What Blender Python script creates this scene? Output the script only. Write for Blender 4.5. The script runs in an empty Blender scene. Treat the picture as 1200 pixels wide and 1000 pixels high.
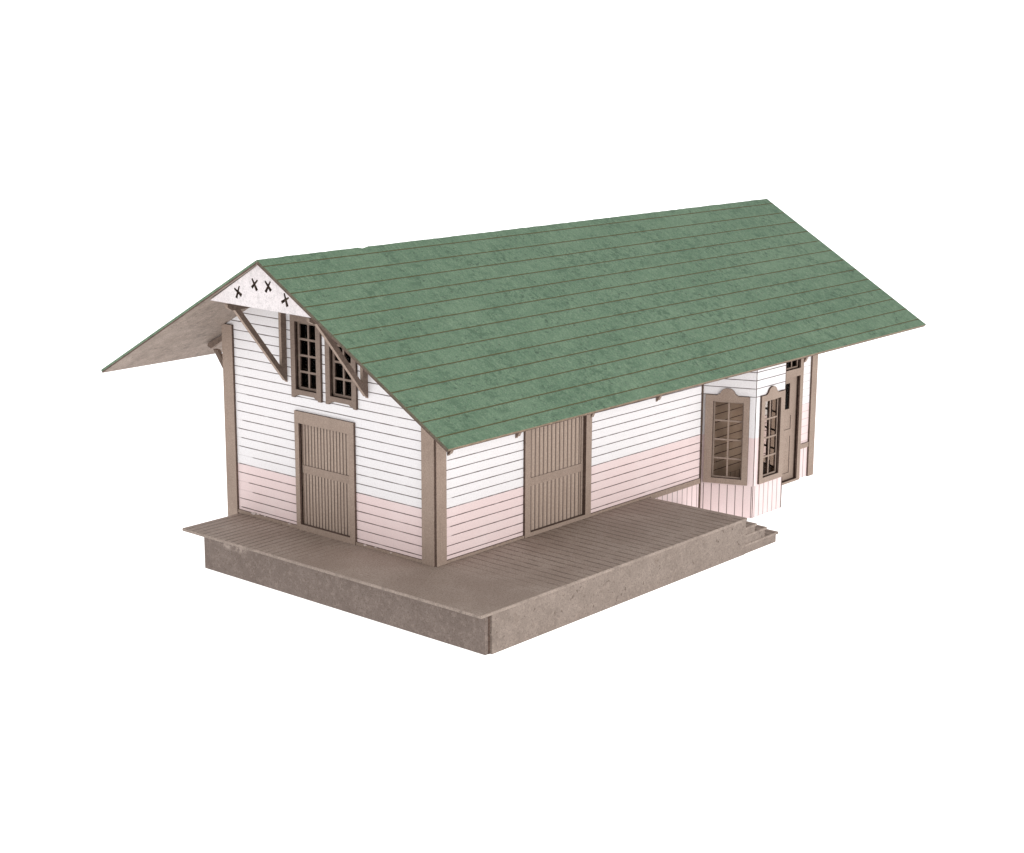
import bpy, bmesh, math, random
from mathutils import Matrix, Vector
from mathutils.geometry import tessellate_polygon
random.seed(7)
S = 0.01                                   # everything below is written in centimetres
scene = bpy.context.scene
COL = scene.collection
GZ = -0.93                                 # table level; the platform deck is z = 0

# ------------------------------------------------------------------ nodes
class NT:
    def __init__(self, name):
        self.m = bpy.data.materials.new(name); self.m.use_nodes = True
        self.t = self.m.node_tree; self.t.nodes.clear()
        self.out = self.n('ShaderNodeOutputMaterial')
    def n(self, kind, **kw):
        o = self.t.nodes.new(kind)
        for k, v in kw.items(): setattr(o, k, v)
        return o
    def put(self, sock, v):
        if hasattr(v, 'is_output') or isinstance(v, bpy.types.NodeSocket): self.t.links.new(v, sock)
        else: sock.default_value = v
    def math(self, op, a, b=0.0, c=0.0, clamp=False):
        o = self.n('ShaderNodeMath', operation=op); o.use_clamp = clamp
        self.put(o.inputs[0], a); self.put(o.inputs[1], b); self.put(o.inputs[2], c)
        return o.outputs[0]
    def ramp(self, v, a, b):                      # 0 at a, 1 at b (a may exceed b)
        o = self.n('ShaderNodeMapRange', interpolation_type='SMOOTHSTEP')
        self.put(o.inputs[0], v)
        if a <= b: o.inputs[1].default_value, o.inputs[2].default_value = a, b; o.inputs[3].default_value, o.inputs[4].default_value = 0, 1
        else: o.inputs[1].default_value, o.inputs[2].default_value = b, a; o.inputs[3].default_value, o.inputs[4].default_value = 1, 0
        return o.outputs[0]
    def mix(self, f, a, b):
        o = self.n('ShaderNodeMix', data_type='RGBA')
        self.put(o.inputs[0], f); self.put(o.inputs[6], a); self.put(o.inputs[7], b)
        return o.outputs[2]
    def coords(self, scale=(100, 100, 100), rot=(0, 0, 0)):
        c = self.n('ShaderNodeTexCoord'); mp = self.n('ShaderNodeMapping')
        mp.inputs['Scale'].default_value = scale; mp.inputs['Rotation'].default_value = rot
        self.t.links.new(c.outputs['Object'], mp.inputs['Vector'])
        return mp.outputs[0]
    def sep(self, v):
        o = self.n('ShaderNodeSeparateXYZ'); self.t.links.new(v, o.inputs[0]); return o.outputs
    def noise(self, v, scale, detail=4, rough=.55, dist=0.0):
        o = self.n('ShaderNodeTexNoise'); self.t.links.new(v, o.inputs['Vector'])
        o.inputs['Scale'].default_value = scale; o.inputs['Detail'].default_value = detail
        o.inputs['Roughness'].default_value = rough; o.inputs['Distortion'].default_value = dist
        return o.outputs[0]
    def wnoise(self, w):
        o = self.n('ShaderNodeTexWhiteNoise', noise_dimensions='1D'); self.put(o.inputs['W'], w); return o.outputs[0]
    def dist_line(self, v, off, pitch):           # distance from the nearest line, and its number
        h = self.math('DIVIDE', self.math('SUBTRACT', v, off), pitch)
        idn = self.math('ROUND', h)
        d = self.math('MULTIPLY', self.math('ABSOLUTE', self.math('SUBTRACT', h, idn)), pitch)
        return d, idn
    def finish(self, col, rough=.75, bump=None, bstr=.3, bdist=.0002, spec=.25):
        b = self.n('ShaderNodeBsdfPrincipled')
        self.put(b.inputs['Base Color'], col); self.put(b.inputs['Roughness'], rough)
        b.inputs['Specular IOR Level'].default_value = spec
        if bump is not None:
            bp = self.n('ShaderNodeBump'); bp.inputs['Strength'].default_value = bstr
            bp.inputs['Distance'].default_value = bdist
            self.t.links.new(bump, bp.inputs['Height']); self.t.links.new(bp.outputs[0], b.inputs['Normal'])
        self.t.links.new(b.outputs[0], self.out.inputs[0])
        return self.m

def C3(r, g, b): return (r, g, b, 1)

WHITE = C3(.80, .782, .795); PINK = C3(.775, .628, .622); SCRIBE = C3(.05, .028, .024)

def siding(name, drop=.5, edge=.3, wains_pitch=.22, wains_off=.08, hmin=-9.0, droptop=3.0, xmax=99.0, interior=False):
    """Laser scribed card: horizontal boards, vertical wainscot below the deck line, white above pink paint."""
    n = NT(name); v = n.coords(); x, y, z = n.sep(v)[0:3]
    wob = n.math('MULTIPLY', n.math('SUBTRACT', n.noise(v, .8, 2), .5), .012)
    zz = n.math('ADD', z, wob)
    d, idn = n.dist_line(zz, .155, .219)
    wn = n.wnoise(idn); wn2 = n.wnoise(n.math('ADD', idn, 31.7))
    # some scribed lines start short of the corner board
    start = n.math('ADD', edge, n.math('MULTIPLY', n.ramp(wn, .5, 1.0), drop))
    start = n.math('ADD', start, n.math('MULTIPLY', n.math('GREATER_THAN', z, droptop), -9.0))
    ghost = n.math('ADD', .18, n.math('MULTIPLY', n.ramp(n.math('SUBTRACT', x, start), -.03, .06), .82))
    keep = n.math('MULTIPLY', n.math('MULTIPLY', ghost, n.math('GREATER_THAN', z, hmin)), n.math('ADD', .3, n.math('MULTIPLY', n.math('LESS_THAN', x, xmax), .7)))
    width = n.math('ADD', .0054, n.math('MULTIPLY', n.noise(v, 3.0, 2), .0095))
    hl = n.math('SUBTRACT', 1.0, n.math('DIVIDE', n.math('SUBTRACT', d, n.math('MULTIPLY', width, .5)), width), clamp=True)
    hl = n.math('MULTIPLY', hl, keep)
    fade = n.ramp(n.noise(v, 1.3, 3), .33, .42)
    hl = n.math('MULTIPLY', hl, n.math('ADD', .7, n.math('MULTIPLY', fade, .3)))
    dv, idv = n.dist_line(x, wains_off, wains_pitch)
    vl = n.math('MULTIPLY', n.ramp(dv, .016, .006), .85)
    low = n.math('LESS_THAN', z, -.06)
    line = n.math('ADD', n.math('MULTIPLY', vl, low), n.math('MULTIPLY', hl, n.math('SUBTRACT', 1.0, low)), clamp=True)
    fine = n.noise(v, 22, 3, .7); broad = n.noise(v, 1.1, 4)
    edgez = n.math('ADD', z, n.math('MULTIPLY', n.math('SUBTRACT', n.noise(v, 5, 3), .5), .05))
    up = n.ramp(edgez, 1.225, 1.265)
    if interior:
        base = n.mix(n.ramp(broad, .35, .7), C3(.46, .34, .265), C3(.56, .43, .345))
    else:
        pink = n.mix(n.ramp(fine, .3, .7), PINK, C3(.74, .595, .588))
        pink = n.mix(n.math('MULTIPLY', n.ramp(broad, .45, .75), .5), pink, C3(.79, .67, .663))
        white = n.mix(n.ramp(fine, .3, .7), WHITE, C3(.75, .732, .745))
        white = n.mix(n.math('MULTIPLY', n.ramp(broad, .5, .8), .5), white, C3(.80, .765, .772))
        base = n.mix(up, pink, white)
        gr = n.noise(v, 34, 2, .8)
        base = n.mix(n.math('MULTIPLY', n.ramp(gr, .5, .34), .35), base, C3(.55, .49, .48))
        speck = n.ramp(n.noise(v, 9, 2), .74, .80)
        base = n.mix(n.math('MULTIPLY', speck, .35), base, C3(.45, .36, .34))
    col = n.mix(n.math('MULTIPLY', line, .95), base, SCRIBE)
    hgt = n.math('SUBTRACT', n.math('MULTIPLY', fine, .25), line)
    return n.finish(col, .8, hgt, .35, .00012, .2)

def card(name, a, b, c=None, fine_scale=18, speck=0.0, rough=.75, grain=0.0, bstr=.3, grain_axis=2, blotch=.7):
    """Painted laser board: two tones, fibre mottling, optional grain streaks and dark pits."""
    n = NT(name); v = n.coords()
    broad = n.noise(v, 1.3, 5, .6); fine = n.noise(v, fine_scale, 4, .7)
    col = n.mix(n.ramp(broad, .32, .7), a, b)
    dark = tuple(q * .72 for q in a[:3]) + (1,)
    lite = tuple(min(1, q * 1.18) for q in b[:3]) + (1,)
    mid = n.noise(v, fine_scale * .3, 5, .75)
    col = n.mix(n.math('MULTIPLY', n.ramp(mid, .5, .66), blotch), col, lite)
    col = n.mix(n.math('MULTIPLY', n.ramp(mid, .48, .34), blotch), col, dark)
    gr = n.noise(v, 33, 2, .8)
    col = n.mix(n.math('MULTIPLY', n.ramp(fine, .50, .64), .6), col, lite)
    col = n.mix(n.math('MULTIPLY', n.ramp(gr, .50, .36), .8), col, dark)
    hgt = fine
    if grain:
        sc = [1500, 1500, 1500]; sc[grain_axis] = 60
        g = n.noise(n.coords(tuple(sc)), 1.0, 3, .6)
        col = n.mix(n.math('MULTIPLY', n.ramp(g, .5, .75), grain), col, dark)
        hgt = n.math('ADD', fine, n.math('MULTIPLY', g, .6))
    if speck:
        s = n.ramp(n.noise(v, 7.5, 3, .6), .63, .71)
        col = n.mix(n.math('MULTIPLY', s, speck), col, C3(.075, .052, .042))
    if c is not None:
        col = n.mix(n.math('MULTIPLY', n.ramp(n.noise(v, 2.6, 6, .7), .56, .72), .6), col, c)
    return n.finish(col, rough, hgt, bstr, .00015, .25)

TRIM = card('brown_trim_paint', C3(.295, .222, .18), C3(.325, .25, .205), grain=.3, blotch=.18)
TRIM_LONG = TRIM
EDGE = card('charred_card_edge', C3(.085, .055, .043), C3(.13, .088, .07))
TAN = card('scorched_eave_edge', C3(.17, .125, .085), C3(.23, .172, .12))
SOFFIT = card('soffit_card', C3(.25, .198, .165), C3(.31, .25, .212), fine_scale=8, speck=.5, bstr=.6, blotch=.8)
SKIRT = card('platform_skirt_board', C3(.20, .158, .133), C3(.245, .197, .168), C3(.150, .112, .088), fine_scale=9, speck=.75, bstr=.6, blotch=.4)
DECKEDGE = card('platform_board_edge', C3(.235, .187, .158), C3(.30, .243, .208), fine_scale=14, speck=.35)
WPLAIN = card('white_gable_board', C3(.70, .655, .66), C3(.64, .585, .59), fine_scale=20, grain=.10, grain_axis=0, rough=.8)
INSIDE = siding('unpainted_scribed_card', drop=0, edge=-50, interior=True)
BRACK = card('shaded_bracket_card', C3(.15, .108, .086), C3(.185, .135, .108), grain=.2)  # brown darkened on the faces to paint in the shadow under the roof
WINTRIM = card('shaded_window_card', C3(.205, .152, .124), C3(.24, .182, .15), grain=.25, blotch=.2)  # trim brown made darker, holding the shade below the gable overhang
INNER = card('interior_card', C3(.23, .165, .13), C3(.29, .215, .17))

def plank_mat(name, pitch):
    n = NT(name); v = n.coords(); x, y, z = n.sep(v)[0:3]
    d1, i1 = n.dist_line(x, 0.0, pitch)
    line = n.ramp(d1, .019, .006)
    fr = n.math('SUBTRACT', n.math('DIVIDE', x, pitch), n.math('FLOOR', n.math('DIVIDE', x, pitch)))
    narrow = n.math('LESS_THAN', fr, .34)
    g = n.noise(n.coords((1500, 1500, 80)), 1.0, 3, .6); fine = n.noise(v, 20, 3, .7)
    col = n.mix(n.ramp(fine, .35, .65), C3(.33, .25, .205), C3(.41, .32, .262))
    col = n.mix(n.math('MULTIPLY', n.ramp(g, .5, .7), .3), col, C3(.24, .175, .14))
    col = n.mix(n.math('MULTIPLY', narrow, .4), col, C3(.185, .13, .103))
    col = n.mix(n.math('MULTIPLY', line, .95), col, C3(.042, .028, .023))
    hgt = n.math('SUBTRACT', n.math('MULTIPLY', fine, .2), n.math('ADD', line, n.math('MULTIPLY', narrow, .3)))
    return n.finish(col, .75, hgt, .4, .00015, .25)
PLANK_END = plank_mat('narrow_beadboard_card', .106); PLANK = plank_mat('beadboard_door_card', .148)

def deck_mat():
    n = NT('scribed_deck_board'); v = n.coords(); x, y, z = n.sep(v)[0:3]
    wob = n.math('MULTIPLY', n.math('SUBTRACT', n.noise(v, 1.6, 3), .5), .05)
    dx, ix = n.dist_line(n.math('ADD', x, wob), 0.0, .255)
    dy, iy = n.dist_line(n.math('ADD', y, wob), 0.0, .20)
    endside = n.math('LESS_THAN', x, -.02)
    brk = n.noise(n.coords((250, 250, 250)), 1.0, 3, .7)
    lx = n.math('MULTIPLY', n.ramp(dx, .036, .004), n.ramp(brk, .28, .56))
    ly = n.math('MULTIPLY', n.ramp(dy, .034, .006), n.ramp(brk, .28, .56))
    # worn smooth round the near corner
    lx = n.math('MULTIPLY', lx, n.ramp(n.math('ADD', x, n.math('MULTIPLY', n.noise(v, .9, 3), 1.6)), .2, 2.6))
    ly = n.math('MULTIPLY', ly, n.ramp(n.math('ADD', y, n.math('MULTIPLY', n.noise(v, .9, 3), 1.6)), 2.2, 5.6))
    line = n.math('ADD', n.math('MULTIPLY', ly, endside), n.math('MULTIPLY', lx, n.math('SUBTRACT', 1.0, endside)))
    fine = n.noise(v, 13, 4, .7); broad = n.noise(v, .7, 4)
    col = n.mix(n.ramp(broad, .35, .68), C3(.315, .247, .207), C3(.38, .308, .263))
    col = n.mix(n.math('MULTIPLY', n.ramp(fine, .5, .3), .5), col, C3(.21, .155, .125))
    col = n.mix(n.math('MULTIPLY', n.ramp(fine, .58, .78), .45), col, C3(.44, .36, .305))
    gr = n.noise(v, 30, 2, .8)
    col = n.mix(n.math('MULTIPLY', n.ramp(gr, .5, .36), .75), col, C3(.165, .12, .097))
    col = n.mix(n.math('MULTIPLY', line, .74), col, C3(.08, .056, .045))
    col = n.mix(n.math('MULTIPLY', n.ramp(n.noise(v, 5.5, 2), .75, .78), .6), col, C3(.62, .56, .52))
    hgt = n.math('SUBTRACT', n.math('MULTIPLY', fine, .5), line)
    return n.finish(col, .7, hgt, .5, .0002, .3)
DECK = deck_mat()

def roof_mat():
    n = NT('green_scribed_roof_paper'); v = n.coords(); x, y, z = n.sep(v)[0:3]
    wob = n.math('MULTIPLY', n.math('SUBTRACT', n.noise(v, 2.2, 3), .5), .012)
    d, idn = n.dist_line(n.math('ADD', y, wob), .255, .4935)
    w = n.math('ADD', .009, n.math('MULTIPLY', n.noise(v, 6, 2), .017))
    line = n.math('SUBTRACT', 1.0, n.math('DIVIDE', n.math('SUBTRACT', d, n.math('MULTIPLY', w, .5)), w), clamp=True)
    broad = n.noise(v, .55, 5, .6); mid = n.noise(v, 2.3, 6, .72, .4); fine = n.noise(v, 17, 4, .75)
    streak = n.noise(n.coords((1400, 330, 100), (0, 0, math.radians(26))), 1.0, 4, .75)
    col = n.mix(n.ramp(broad, .35, .68), C3(.120, .203, .126), C3(.155, .243, .155))
    col = n.mix(n.math('MULTIPLY', n.ramp(mid, .50, .72), .50), col, C3(.072, .135, .082))
    col = n.mix(n.math('MULTIPLY', n.ramp(streak, .52, .66), .55), col, C3(.23, .325, .21))
    col = n.mix(n.math('MULTIPLY', n.ramp(streak, .47, .34), .55), col, C3(.085, .158, .098))
    gr = n.noise(v, 30, 2, .8); mot = n.noise(v, 4.2, 5, .8); patch = n.math('ADD', .25, n.math('MULTIPLY', n.ramp(n.noise(v, .95, 4, .6), .42, .62), .75))
    col = n.mix(n.math('MULTIPLY', n.ramp(fine, .51, .63), .5), col, C3(.25, .315, .235))
    col = n.mix(n.math('MULTIPLY', n.ramp(gr, .51, .38), .6), col, C3(.068, .12, .078))
    col = n.mix(n.math('MULTIPLY', n.ramp(mot, .54, .40), patch), col, C3(.08, .142, .088))
    clump = n.ramp(n.noise(v, 1.5, 3, .6), .45, .62)
    pit = n.math('MULTIPLY', n.ramp(n.noise(v, 8.5, 3, .7), .55, .64), clump)
    col = n.mix(n.math('MULTIPLY', pit, .8), col, C3(.05, .088, .055))
    pit2 = n.ramp(n.noise(n.coords((100, 100, 100), (0, 0, 1.0)), 7.5, 2), .71, .75)
    col = n.mix(n.math('MULTIPLY', pit2, .7), col, C3(.055, .06, .03))
    col = n.mix(n.math('MULTIPLY', line, .92), col, C3(.078, .062, .018))
    hgt = n.math('SUBTRACT', n.math('ADD', n.math('MULTIPLY', fine, .35), n.math('MULTIPLY', mid, .4)), n.math('ADD', line, n.math('MULTIPLY', pit, .5)))
    return n.finish(col, .72, hgt, .5, .00018, .3)
ROOF = roof_mat()
ROOFEDGE = card('green_paper_edge', C3(.10, .155, .10), C3(.15, .215, .145))
RAKE = card('brown_green_rake_edge', C3(.085, .078, .05), C3(.115, .105, .07))

def glass_mat():
    n = NT('thin_acetate_glazing')
    tr = n.n('ShaderNodeBsdfTransparent'); gl = n.n('ShaderNodeBsdfGlossy'); gl.inputs['Roughness'].default_value = .06
    tr.inputs[0].default_value = C3(.87, .85, .83)
    mx = n.n('ShaderNodeMixShader'); fr = n.n('ShaderNodeFresnel'); fr.inputs[0].default_value = 1.05
    n.t.links.new(fr.outputs[0], mx.inputs[0]); n.t.links.new(tr.outputs[0], mx.inputs[1]); n.t.links.new(gl.outputs[0], mx.inputs[2])
    n.t.links.new(mx.outputs[0], n.out.inputs[0]); return n.m
GLASS = glass_mat()

# ------------------------------------------------------------------ mesh helpers
class MB:
    def __init__(self): self.v = []; self.f = []; self.m = []; self.mats = []
    def mi(self, mat):
        if mat not in self.mats: self.mats.append(mat)
        return self.mats.index(mat)
    def face(self, pts, mat):
        b = len(self.v); self.v += [tuple(p) for p in pts]; self.f.append(tuple(range(b, b + len(pts)))); self.m.append(self.mi(mat))
    def prism(self, outer, d0, d1, front, side=None, back=None, holes=(), axis='y'):
        """Polygon in (u,z), extruded from depth d0 (front, seen) to d1; axis 'y': points (u,d,z)."""
        side = side or front; back = back or side
        P = (lambda u, z, d: (u, d, z)) if axis == 'y' else ((lambda u, z, d: (d, u, z)) if axis == 'x' else (lambda u, z, d: (u, z, d)))
        loops = [list(outer)] + [list(h) for h in holes]
        tri = tessellate_polygon([[Vector((a, b, 0)) for a, b in l] for l in loops])
        flat = [p for l in loops for p in l]
        if not holes:
            self.face([P(a, b, d0) for a, b in outer], front); self.face([P(a, b, d1) for a, b in reversed(outer)], back)
        else:
            for t in tri:
                self.face([P(*flat[i], d0) for i in t], front); self.face([P(*flat[i], d1) for i in reversed(t)], back)
        for l in loops:
            for i in range(len(l)):
                a = l[i]; b = l[(i + 1) % len(l)]
                self.face([P(*a, d0), P(*a, d1), P(*b, d1), P(*b, d0)], side)
    def box(self, x0, x1, y0, y1, z0, z1, front, side=None):
        self.prism([(x0, z0), (x1, z0), (x1, z1), (x0, z1)], y0, y1, front, side)
    def build(self, name, parent=None, frame=None):
        me = bpy.data.meshes.new(name)
        me.from_pydata([(a * S, b * S, c * S) for a, b, c in self.v], [], self.f)
        for mt in self.mats: me.materials.append(mt)
        for p, k in zip(me.polygons, self.m): p.material_index = k
        bm = bmesh.new(); bm.from_mesh(me); bmesh.ops.remove_doubles(bm, verts=bm.verts, dist=1e-6)
        bmesh.ops.recalc_face_normals(bm, faces=bm.faces); bm.to_mesh(me); bm.free(); me.update()
        o = bpy.data.objects.new(name, me); COL.objects.link(o)
        place(o, frame or Matrix.Identity(4), parent)
        return o
WM = {}
def place(o, world, parent=None):
    WM[o.name] = world
    if parent is not None:
        o.parent = parent; o.matrix_local = WM[parent.name].inverted() @ world
    else: o.matrix_world = world
def frame(o, u):
    """Wall frame: x along the wall (left to right from outside), y inward, z up."""
    u = Vector((u[0], u[1], 0)).normalized(); inn = Vector((-u.y, u.x, 0))
    return Matrix(((u.x, inn.x, 0, o[0] * S), (u.y, inn.y, 0, o[1] * S), (0, 0, 1, 0), (0, 0, 0, 1)))
def rect(a, b, c, d): return [(a, c), (b, c), (b, d), (a, d)]

L, W = 15.75, 7.0
F_GABLE = frame((0, W), (0, -1)); F_FRONT = frame((0, 0), (1, 0))
F_FAR = frame((L, 0), (0, 1)); F_REAR = frame((L, W), (-1, 0))
def gy(y): return W - y

# roof corner points (x, y, z of the upper surface)
RN = Vector((-2.02, 3.35, 6.705)); RF = Vector((17.96, 3.32, 6.68))
FN = Vector((-2.01, -2.31, 3.418)); FF = Vector((17.93, -2.28, 3.486))
BN = Vector((-2.01, 9.155, 3.50)); BF = Vector((17.93, 9.155, 3.50))
TH = .085
def soffit_z(y, x=0):
    t = (x + 2) / 20
    r = RN.lerp(RF, t)
    e = (FN if y < r.y else BN).lerp(FF if y < r.y else BF, t)
    k = (y - r.y) / (e.y - r.y)
    return r.z + (e.z - r.z) * k - TH * 1.14

root = bpy.data.objects.new('model_station', None); COL.objects.link(root)
root.empty_display_size = .02
place(root, Matrix.Translation((L / 2 * S, W / 2 * S, GZ * S)))
root['label'] = 'small model railway station with green gabled roof and white over pink boarded walls'
root['category'] = 'model building'

# ------------------------------------------------------------------ walls
T = .10
SID_G = siding('painted_end_siding', drop=.55, edge=.40)
SID_F = siding('painted_front_siding', drop=.22, edge=.31, xmax=14.9)
def poly_top(us, conv, zoff=.03):
    return [(u, soffit_z(*conv(u)) + zoff) for u in us]
# gable wall
m = MB()
GWIN = [(gy(4.405), gy(3.70)), (gy(3.245), gy(2.54))]
out = [(0, GZ), (W, GZ)] + [(u, soffit_z(gy(u), 0) + .03) for u in (W, gy(3.35), 0)]
holes = [rect(a, b, 3.40, 5.0) for a, b in GWIN] + [rect(gy(4.34), gy(2.66), .14, 2.60)]
m.prism(out, 0, T, SID_G, INNER, INNER, holes)
gable_wall = m.build('end_wall', root, F_GABLE)
m = MB(); out = [(0, GZ), (W, GZ)] + [(u, soffit_z(u, L) + .03) for u in (W, 3.35, 0)]
m.prism(out, 0, T, SID_G, INNER, INNER); m.build('end_wall', root, F_FAR)
# long walls run between the end walls
B0, B1, B2, B3 = 10.108, 10.662, 12.09, 12.644
m = MB()
out = [(T + .002, GZ), (L - T - .002, GZ)] + [(u, soffit_z(0, u) + .03) for u in (L - T - .002, T + .002)]
m.prism(out, 0, T, SID_F, EDGE, INNER, [rect(3.14, 5.20, .09, 2.62), rect(13.60, 14.84, -.86, 2.15), rect(13.60, 14.84, 2.37, 2.78)])
fw = m.build('side_wall', root, F_FRONT)
m = MB(); out = [(T + .002, GZ), (L - T - .002, GZ)] + [(u, soffit_z(W, L - u) + .03) for u in (L - T - .002, T + .002)]
m.prism(out, 0, T, SID_F, EDGE, INNER); m.build('side_wall', root, F_REAR)
m = MB(); m.box(T + .003, L - T - .003, T + .003, W - T - .003, GZ + .004, GZ + .06, INNER); m.build('floor', root)

# corner boards (two leaves meeting in a notch) and base trim
def corner_board(fa, ua0, ua1, za, fb, ub0, ub1, zb, ta, tb):
    m = MB(); m.box(ua0, ua1, -.06, .02, za, ta, TRIM, EDGE); o = m.build('corner_board', root, fa)
    m = MB(); m.box(ub0, ub1, -.06, .02, zb, tb, TRIM, EDGE); m.build('board_leaf', o, fb)
tz = soffit_z(0, 0) - .005
corner_board(F_GABLE, gy(.36), gy(-.022), 0.002, F_FRONT, -.022, .30, 0.002, tz - .02, tz - .04)
corner_board(F_GABLE, 0.0, gy(6.63), GZ + .003, F_REAR, L - .30, L, GZ + .003, tz - .02, tz - .04)
corner_board(F_FRONT, L - .29, L, GZ + .003, F_FAR, 0.0, .3, GZ + .003, tz - .04, tz - .02)
corner_board(F_FAR, W - .3, W, GZ + .003, F_REAR, 0.0, .3, GZ + .003, tz - .02, tz - .04)

def base_trim(a, b, z0, z1, fr, d=-.045):
    m = MB(); m.box(a, b, d, .02, z0, z1, TRIM, EDGE); return m.build('base_trim', root, fr)
base_trim(.303, 2.947, .002, .066, F_FRONT); base_trim(5.413, 7.87, .002, .066, F_FRONT)
base_trim(7.873, B0 - .05, -.075, .066, F_FRONT)
base_trim(B3 + .01, 13.417, -.06, .08, F_FRONT); base_trim(15.003, L - .293, -.04, .10, F_FRONT)
base_trim(gy(6.627), gy(4.482), .002, .085, F_GABLE, -.04); base_trim(gy(2.488), gy(.363), .002, .075, F_GABLE, -.04)

def flakes(spots, mat, parent, fr):
    rnd = random.Random(11)
    for u, z, r in spots:
        k = [(u + r * rnd.uniform(.4, 1.4) * math.cos(a), z + .3 * r * rnd.uniform(.3, 1.4) * math.sin(a)) for a in [i * math.pi / 4 for i in range(8)]]
        m = MB(); m.prism(k, -.052 - rnd.uniform(0, .01), -.03, mat); m.build('glue_flake', parent, fr)
GLUE = card('dried_glue', C3(.55, .46, .43), C3(.66, .58, .55))
flakes([(gy(6.05), .085, .10), (gy(5.9), .10, .05), (gy(5.65), .09, .03), (gy(4.75), .07, .05), (gy(2.2), .06, .06), (gy(1.85), .075, .04), (gy(1.35), .05, .03)], GLUE, gable_wall, F_GABLE)
# ------------------------------------------------------------------ freight doors
def freight_door(fr, a, b, z0, z1, ia, ib, iz0, iz1, rail, label, planks):
    m = MB(); m.prism(rect(a, b, z0, z1), -.062, .03, TRIM, EDGE, None, [rect(ia, ib, iz0, iz1)])
    d = m.build('freight_door', root, fr)
    if label: d['label'] = label
    m = MB(); m.box(-(ib - ia) / 2 - .03, (ib - ia) / 2 + .03, 0, .04, -(iz1 - iz0) / 2 - .03, (iz1 - iz0) / 2 + .03, planks, EDGE)
    m.build('plank_panel', d, fr @ Matrix.Translation(((ia + ib) / 2 * S, .052 * S, (iz0 + iz1) / 2 * S)))
    m = MB(); m.box(ia + .004, ib - .004, .030, .056, rail[0], rail[1], TRIM, EDGE); m.build('cross_rail', d, fr)
    m = MB(); m.box(ib - .075, ib - .004, .034, .056, iz0 + .004, rail[0], TRIM, EDGE); m.box(ib - .075, ib - .004, .034, .056, rail[1], iz1 - .004, TRIM, EDGE)
    m.build('door_stile', d, fr)
freight_door(F_GABLE, gy(4.48), gy(2.49), .003, 2.885, gy(4.34), gy(2.66), .15, 2.60, (1.39, 1.58), 'brown planked freight door in the gable end wall', PLANK_END)
freight_door(F_FRONT, 2.95, 5.41, .003, 2.885, 3.145, 5.195, .10, 2.62, (1.19, 1.385), 'brown planked freight door in the long side wall', PLANK)

# ------------------------------------------------------------------ windows
def grid(m, a, b, z0, z1, cols, rows, stile, mun, d0, d1, mat, edge):
    holes = []
    w = (b - a - 2 * stile - (cols - 1) * mun) / cols; h = (z1 - z0 - 2 * stile - (rows - 1) * mun) / rows
    for i in range(cols):
        for j in range(rows):
            x = a + stile + i * (w + mun); z = z0 + stile + j * (h + mun)
            holes.append(rect(x, x + w, z, z + h))
    m.prism(rect(a, b, z0, z1), d0, d1, mat, edge, None, holes)
def gable_window(a, b):
    o0, o1 = a - .15, b + .15
    outl = [(o0, 3.20), (o0 + .10, 3.20), (o0 + .12, 3.235), (o0 + .20, 3.255), (o0 + .24, 3.285), (o1 - .24, 3.285), (o1 - .20, 3.255), (o1 - .12, 3.235), (o1 - .10, 3.20), (o1, 3.20), (o1, 5.14), (o0, 5.14)]
    m = MB(); m.prism(outl, -.06, .03, WINTRIM, EDGE, None, [rect(a, b, 3.40, 5.0)])
    w = m.build('gable_window', root, F_GABLE)
    m = MB(); grid(m, a + .003, b - .003, 3.403, 4.997, 2, 4, .055, .05, .045, .085, WINTRIM, EDGE); m.build('sash', w, F_GABLE)
    m = MB(); m.box(a + .006, b - .006, .088, .092, 3.406, 4.994, GLASS); m.build('pane', w, F_GABLE)
for a, b in GWIN: gable_window(a, b)

# ------------------------------------------------------------------ passenger door beyond the bay
m = MB(); m.prism(rect(13.42, 15.0, GZ + .003, 2.95), -.06, .03, TRIM, EDGE, None, [rect(13.60, 14.84, -.86, 2.15), rect(13.60, 14.84, 2.37, 2.78)])
pd = m.build('passenger_door', root, F_FRONT); pd['label'] = 'brown glazed passenger door with transom beyond the bay window'
m = MB(); m.prism(rect(13.603, 14.837, -.857, 2.147), .06, .10, TRIM, EDGE, None, [rect(13.92, 14.50, 1.22, 1.96), rect(13.84, 14.60, .62, 1.02)] + [rect(13.84, 14.60, -.66, .42)])
lf = m.build('door_leaf', pd, F_FRONT)
m = MB(); m.box(13.845, 14.595, .075, .095, .625, 1.015, TRIM, EDGE); m.box(13.845, 14.595, .075, .095, -.655, .415, TRIM, EDGE); m.build('door_panel', pd, F_FRONT)
m = MB(); m.box(13.925, 14.495, .08, .085, 1.225, 1.955, GLASS); m.build('pane', pd, F_FRONT)
m = MB(); grid(m, 13.603, 14.837, 2.373, 2.777, 4, 1, .04, .04, .05, .085, TRIM, EDGE); m.build('transom_sash', pd, F_FRONT)
m = MB(); m.box(13.606, 14.834, .088, .092, 2.376, 2.774, GLASS); m.build('transom_pane', pd, F_FRONT)

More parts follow.
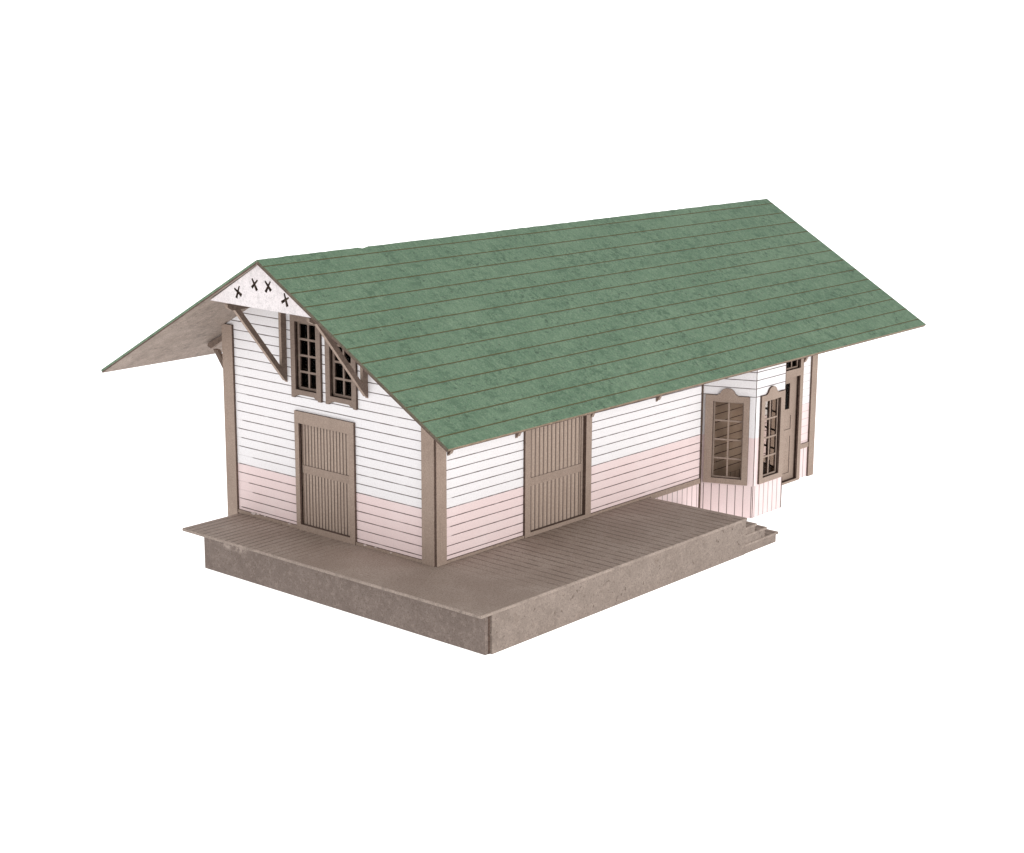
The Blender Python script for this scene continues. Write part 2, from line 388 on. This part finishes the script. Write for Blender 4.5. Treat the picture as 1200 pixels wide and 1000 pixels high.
# ------------------------------------------------------------------ bay window
def bay_frame_outline(o0, o1, z0, zt, c, r):
    p = [(o0, z0), (o1, z0), (o1, zt)]
    p += [(c + r + .10, zt), (c + r + .05, zt + .012), (c + r + .02, zt + .045)]
    for k in range(0, 13):
        a = math.radians(12 + 156 * k / 12); p.append((c + r * math.cos(a), zt + .005 + r * .92 * math.sin(a)))
    p += [(c - r - .02, zt + .045), (c - r - .05, zt + .012), (c - r - .10, zt), (o0, zt)]
    return p
SID_B = siding('painted_bay_siding', drop=0, edge=-50, wains_pitch=.215, wains_off=.10, hmin=2.33)
LB = math.hypot(B1 - B0, 1.313)
BZ = GZ + .003
F_BL = frame((B0, 0), (B1 - B0, -1.313)); F_BF = frame((B1, -1.313), (1, 0)); F_BR = frame((B2, -1.313), (B3 - B2, 1.313))
LF = B2 - B1
zin = soffit_z(-.002, 10.4) + .03; zout = soffit_z(-1.313, 11) + .03
OPN = (.115, 2.185)
a0, a1 = .36, 1.07
def panel(u0, u1, zl, zr, hole, fr, name, parent):
    m = MB(); m.prism([(u0, BZ), (u1, BZ), (u1, zr), (u0, zl)], 0, .07, SID_B, EDGE, INNER, [hole]); return m.build(name, parent, fr)
bay = panel(.035, LF - .035, zout, zout, rect(.37, 1.135, *OPN), F_BF, 'bay_window', root)
bay['label'] = 'three sided bay window with arched brown frames and pink lower boards'
panel(.003, LB, zin, zout, rect(.31, 1.125, *OPN), F_BL, 'side_panel', bay)
panel(0, LB - .003, zout, zin, rect(.31, 1.125, *OPN), F_BR, 'side_panel', bay)
for fr, o0, o1, h0, h1, c in ((F_BL, .10, 1.275, .31, 1.125, .69), (F_BF, .205, 1.335, .37, 1.135, .735), (F_BR, .10, 1.275, .31, 1.125, .69)):
    m = MB(); m.prism(bay_frame_outline(o0, o1, -.03, 2.345, c, .21), -.06, .02, TRIM, EDGE, None, [rect(h0, h1, *OPN)]); m.build('window_frame', bay, fr)
    m = MB(); grid(m, h0 + .003, h1 - .003, OPN[0] + .003, OPN[1] - .003, 2, 4, .04, .045, .03, .06, TRIM, EDGE); m.build('sash', bay, fr)
    m = MB(); m.box(h0 + .006, h1 - .006, .063, .067, OPN[0] + .006, OPN[1] - .006, GLASS); m.build('pane', bay, fr)
m = MB(); m.prism([(B0 + .12, -.06), (B1 + .09, -1.23), (B2 - .09, -1.23), (B3 - .12, -.06)], BZ, BZ + .05, INNER, axis='z'); m.build('bay_floor', bay)
m = MB(); m.box(B0 + .06, B3 - .10, -.022, -.004, BZ, soffit_z(-.03, 11) + .02, INSIDE, INSIDE); m.box(B0 - .045, B0 + .02, -.03, -.003, BZ, soffit_z(-.03, 10) + .02, EDGE); m.build('bay_back', bay)

# ------------------------------------------------------------------ roof
def roof_slope(rn, rf, en, ef, name, parent, top, rake, eave):
    ux = (rf - rn).normalized(); nn = ux.cross((en - rn)).normalized()
    if nn.z < 0: nn = -nn
    vy = nn.cross(ux)
    if vy.dot(en - rn) < 0: vy = -vy; 
    M = Matrix(((ux.x, vy.x, nn.x, rn.x * S), (ux.y, vy.y, nn.y, rn.y * S), (ux.z, vy.z, nn.z, rn.z * S), (0, 0, 0, 1)))
    R = Matrix(((ux.x, vy.x, nn.x), (ux.y, vy.y, nn.y), (ux.z, vy.z, nn.z))).inverted()
    to = lambda p: R @ (p - rn)
    return M, to
def slab(mb, to, rn, rf, en, ef, d0, d1, top, rake, eave, bot, inset=0.0, jit=0.0):
    N = 120
    rnd = random.Random(3)
    rows = []
    for i in range(N + 1):
        t = i / N
        a = rn.lerp(rf, t); b = en.lerp(ef, t)
        la, lb = to(a), to(b)
        j = rnd.uniform(-1, 1) * jit; k = rnd.uniform(-1, 1) * jit
        if jit and abs(t - .155) < .005: j = -.035
        h_ = la.lerp(lb, .022)
        rows.append((Vector((la.x, la.y, la.z + d0 + j)), Vector((h_.x, h_.y, h_.z + d0)), Vector((lb.x, lb.y - inset + k * .6, lb.z + d0)), Vector((lb.x, lb.y - inset + k * .6, lb.z + d1)), Vector((la.x, la.y, la.z + d1))))
    for i in range(N):
        p, q = rows[i], rows[i + 1]
        mb.face([p[0], q[0], q[1], p[1]], top); mb.face([p[1], q[1], q[2], p[2]], top); mb.face([p[2], q[2], q[3], p[3]], eave)
        mb.face([p[3], q[3], q[4], p[4]], bot); mb.face([p[4], q[4], q[0], p[0]], top)
    mb.face(rows[0], rake); mb.face(list(reversed(rows[-1])), rake)
def mkroof(rn, rf, en, ef, name, parent, rake):
    M, to = roof_slope(rn, rf, en, ef, name, parent, None, None, None)
    m = MB(); slab(m, to, rn, rf, en, ef, 0, -.05, ROOF, rake, TAN, SOFFIT, 0, .006)
    o = m.build(name, parent, M)
    m = MB(); slab(m, to, rn, rf, en, ef, -.0505, -TH, SOFFIT, EDGE, EDGE, SOFFIT, .012); m.build('soffit', o, M)
    return o
r1 = mkroof(RN, RF, FN, FF, 'roof_slope', root, RAKE)
r2 = mkroof(RN, RF, BN, BF, 'roof_slope', root, ROOFEDGE)

# ------------------------------------------------------------------ gable ornament with cut crosses
STROKES = [((4.206, 5.987), (3.963, 5.849)), ((4.033, 6.057), (4.144, 5.777)), ((3.604, 6.266), (3.447, 6.013)), ((3.42, 6.248), (3.619, 6.063)), ((3.18, 6.253), (2.988, 6.054)), ((3.002, 6.26), (3.168, 6.009)), ((2.566, 6.05), (2.473, 5.768)), ((2.42, 5.97), (2.661, 5.84))]
def ornament(fr, d, cut):
    pts = [(gy(5.04), 5.63), (gy(1.66), 5.61), (gy(3.35), 6.605)]
    m = MB(); m.prism(pts, d, d + .06, WPLAIN, EDGE, EDGE)
    o = m.build('gable_ornament', root, fr)
    if not cut: return o
    c = MB()
    for k, ((ya, za), (yb, zb)) in enumerate(STROKES):
        a = Vector((gy(ya), za)); b = Vector((gy(yb), zb)); t = (b - a).normalized(); n = Vector((-t.y, t.x))
        w0, w1 = (.022, .042) if k % 2 == 0 else (.020, .036)
        e = d - .05 - k * .003; f = d + .11 + k * .003
        c.prism([tuple(a - n * w0), tuple(b - n * w1), tuple(b + n * w1), tuple(a + n * w0)], e, f, EDGE)
    co = c.build('cutter', None, fr); 
    md = o.modifiers.new('cut', 'BOOLEAN'); md.operation = 'DIFFERENCE'; md.object = co; md.solver = 'EXACT'; md.use_self = True
    bpy.context.view_layer.update()
    dg = bpy.context.evaluated_depsgraph_get()
    me = bpy.data.meshes.new_from_object(o.evaluated_get(dg))
    o.modifiers.clear(); o.data = me
    bpy.data.objects.remove(co)
    return o
orn = ornament(F_GABLE, -1.95, True)
m = MB(); m.prism([(gy(4.6), 5.72), (gy(2.1), 5.70), (gy(3.35), 6.45)], -1.865, -1.82, BRACK, EDGE); m.build('shade_backing', orn, F_GABLE)  # dark sheet added behind the crosses to stand in for shade in the holes
orn['label'] = 'white triangular gable board with four cut out crosses'
ornament(F_FAR, -1.95, False)

# ------------------------------------------------------------------ brackets
def bracket(fr, u, zb, zt, reach, ztip, name='bracket', th=.085, w=.16):
    """Triangular knee brace at wall position u standing out of the wall by `reach`."""
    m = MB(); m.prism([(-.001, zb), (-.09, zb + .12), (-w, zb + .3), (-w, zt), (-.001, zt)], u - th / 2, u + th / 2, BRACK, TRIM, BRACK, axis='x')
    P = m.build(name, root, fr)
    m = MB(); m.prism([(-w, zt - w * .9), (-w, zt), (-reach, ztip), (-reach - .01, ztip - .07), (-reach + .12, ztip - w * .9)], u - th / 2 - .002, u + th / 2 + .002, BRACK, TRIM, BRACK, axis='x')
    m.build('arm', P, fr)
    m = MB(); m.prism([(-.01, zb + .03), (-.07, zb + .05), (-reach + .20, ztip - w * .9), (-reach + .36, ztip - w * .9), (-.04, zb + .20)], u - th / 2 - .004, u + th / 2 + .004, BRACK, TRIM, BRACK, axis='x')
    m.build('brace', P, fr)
    return P
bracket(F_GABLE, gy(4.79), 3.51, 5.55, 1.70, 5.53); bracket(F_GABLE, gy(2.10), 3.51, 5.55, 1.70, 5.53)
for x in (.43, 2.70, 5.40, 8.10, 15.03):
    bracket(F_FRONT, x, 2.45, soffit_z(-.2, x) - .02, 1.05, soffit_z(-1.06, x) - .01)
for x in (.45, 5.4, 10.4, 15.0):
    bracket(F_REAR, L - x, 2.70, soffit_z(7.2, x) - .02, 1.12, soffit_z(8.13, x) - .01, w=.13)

# ------------------------------------------------------------------ loading platform
plat = bpy.data.objects.new('loading_platform', None); COL.objects.link(plat); plat.empty_display_size = .02
place(plat, Matrix.Translation((3 * S, -1.5 * S, GZ * S)))
plat['label'] = 'low brown plank loading platform with three steps wrapped round the station corner'
plat['category'] = 'platform'
m = MB()
m.prism([(-1.797, -3.0), (7.90, -3.0), (7.83, -.004), (-.004, -.004), (-.004, 6.565), (-1.797, 6.565)], 0, -.072, DECK, DECKEDGE, SKIRT, axis='z')
dk = m.build('deck', plat)
bv = dk.modifiers.new('worn_edge', 'BEVEL'); bv.width = .00012; bv.segments = 2
def rough_board(name, mb, fr=None):
    o = mb.build(name, plat, fr); b = o.modifiers.new('worn_edge', 'BEVEL'); b.width = .00012; b.segments = 2; return o
ZB = GZ + .002
def scraped():
    n = NT('scraped_skirt_board'); v = n.coords(); x, y, z = n.sep(v)[0:3]
    fine = n.noise(v, 9, 4, .7); gr = n.noise(v, 33, 2, .8); broad = n.noise(v, 1.3, 5, .6)
    col = n.mix(n.ramp(broad, .32, .7), C3(.150, .116, .10), C3(.188, .149, .130))
    col = n.mix(n.math('MULTIPLY', n.ramp(fine, .5, .64), .6), col, C3(.24, .19, .165))
    col = n.mix(n.math('MULTIPLY', n.ramp(gr, .5, .36), .8), col, C3(.105, .078, .064))
    def spot(y0, z0, ry, rz):
        a = n.math('DIVIDE', n.math('SUBTRACT', y, y0), ry); b = n.math('DIVIDE', n.math('SUBTRACT', z, z0), rz)
        return n.ramp(n.math('SQRT', n.math('ADD', n.math('MULTIPLY', a, a), n.math('MULTIPLY', b, b))), 1.0, .3)
    jag = n.noise(v, 6, 4, .8)
    col = n.mix(n.math('MULTIPLY', spot(4.95, -.20, .75, .13), n.ramp(jag, .42, .6)), col, C3(.33, .27, .235))
    col = n.mix(n.math('MULTIPLY', spot(5.05, -.12, .75, .07), n.ramp(jag, .56, .44)), col, C3(.06, .042, .032))
    return n.finish(col, .75, fine, .5, .00015, .25)
m = MB(); m.box(-1.59, -1.50, -2.925, 6.03, ZB, -.073, scraped()); rough_board('skirt_board', m)
# long skirt with a ragged laser cut end at the near corner
m = MB(); rnd = random.Random(5); end = []
for k in range(0, 13):
    z = ZB + (-.073 - ZB) * k / 12; end.append((-1.455 + rnd.uniform(-.012, .012), z))
m.prism([(7.86, ZB)] + [(7.86, -.073)] + list(reversed(end)), -2.985, -2.865, SKIRT); m.build('skirt_board', plat)
m = MB(); m.box(-1.497, -1.40, -2.93, -2.87, ZB, -.08, EDGE); m.build('corner_block', plat)
m = MB(); m.box(7.70, 7.82, -2.86, -.02, ZB, -.073, SKIRT); rough_board('skirt_board', m)
# steps
TR = [(-.24, 8.36), (-.43, 8.82), (-.67, 9.36)]
x0 = 7.862
for z, x1 in TR:
    m = MB(); m.box(x0, x1, -2.99, -.05, z - .065, z, DECKEDGE); o = rough_board('step_tread', m)
    o.data.materials.append(DECK)
    for p in o.data.polygons:
        if p.normal.z > .9: p.material_index = len(o.data.materials) - 1
for y0, y1 in ((-2.975, -2.86), (-.17, -.055)):
    m = MB(); m.prism([(7.864, ZB), (9.27, ZB), (9.27, -.737), (8.74, -.737), (8.74, -.497), (8.29, -.497), (8.29, -.307), (7.864, -.307)], y0, y1, SKIRT); rough_board('step_stringer', m)
m = MB()
for z, x in ((-.307, 8.24), (-.497, 8.69), (-.737, 9.22)): m.box(x, x + .045, -2.855, -.175, ZB, z - .002, SKIRT)
m.build('step_riser', plat)

# ------------------------------------------------------------------ white sweep with an added glow that washes out contact shadows
n = NT('glowing_white_sweep')
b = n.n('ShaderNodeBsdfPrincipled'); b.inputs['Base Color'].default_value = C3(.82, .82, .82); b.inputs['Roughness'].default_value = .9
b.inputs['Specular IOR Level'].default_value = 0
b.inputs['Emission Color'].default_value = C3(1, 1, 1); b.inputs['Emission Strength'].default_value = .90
n.t.links.new(b.outputs[0], n.out.inputs[0]); SWEEP_GLOW = n.m
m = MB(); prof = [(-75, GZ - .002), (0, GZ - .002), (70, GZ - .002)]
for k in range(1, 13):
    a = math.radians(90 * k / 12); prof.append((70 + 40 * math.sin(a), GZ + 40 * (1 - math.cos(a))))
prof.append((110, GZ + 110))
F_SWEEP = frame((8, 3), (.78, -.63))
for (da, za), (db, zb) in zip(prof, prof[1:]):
    m.face([(-110, da, za), (110, da, za), (110, db, zb), (-110, db, zb)], SWEEP_GLOW)
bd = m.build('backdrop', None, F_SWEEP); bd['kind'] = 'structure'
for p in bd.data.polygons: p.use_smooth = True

# ------------------------------------------------------------------ light
w = bpy.data.worlds.new('World'); scene.world = w; w.use_nodes = True
bg = w.node_tree.nodes['Background']; bg.inputs[0].default_value = (1, 1, 1, 1); bg.inputs[1].default_value = .68
def softbox(name, loc, target, size, power, col=(1, 1, 1)):
    l = bpy.data.lights.new(name, 'AREA'); l.shape = 'RECTANGLE'; l.size = size[0] * S; l.size_y = size[1] * S; l.energy = power; l.color = col
    o = bpy.data.objects.new(name, l); COL.objects.link(o); o.location = Vector(loc) * S
    o.rotation_euler = (Vector(target) - Vector(loc)).to_track_quat('-Z', 'Y').to_euler(); return o
softbox('key_softbox', (-2, -62, 15), (7, 0, 2), (46, 30), 2.5, (1, .985, .965))
softbox('added_fill_light', (-58, 12, 18), (0, 3, 2), (40, 34), .92, (1, .985, .975))  # unseen fill light added to brighten the gable end

# ------------------------------------------------------------------ camera (fitted to the photograph)
cam = bpy.data.cameras.new('camera'); co = bpy.data.objects.new('camera', cam); COL.objects.link(co)
cam.sensor_fit = 'HORIZONTAL'; cam.sensor_width = 36; cam.lens = 36 * 2049.3 / 1200
cam.shift_x = -83.17 / 1200; cam.shift_y = 1.13 / 1200
cam.clip_start = .01; cam.clip_end = 20
rv = Vector((0.63031702149134, -0.7762241540347983, 0.013285898962709309)); uv = Vector((0.16668706775514916, 0.15202962826733837, 0.9742188735454088)); bk = -Vector((0.7582320712430173, 0.6118521511132052, -0.22521339062468612))
co.matrix_world = Matrix(((rv.x, uv.x, bk.x, -26.825914631562284 * S), (rv.y, uv.y, bk.y, -25.791276431797716 * S), (rv.z, uv.z, bk.z, 11.77646739196143 * S), (0, 0, 0, 1)))
scene.camera = co
vs = scene.view_settings; vs.view_transform = 'Standard'; vs.look = 'None'; vs.exposure = 0; vs.gamma = 1; vs.use_curve_mapping = False
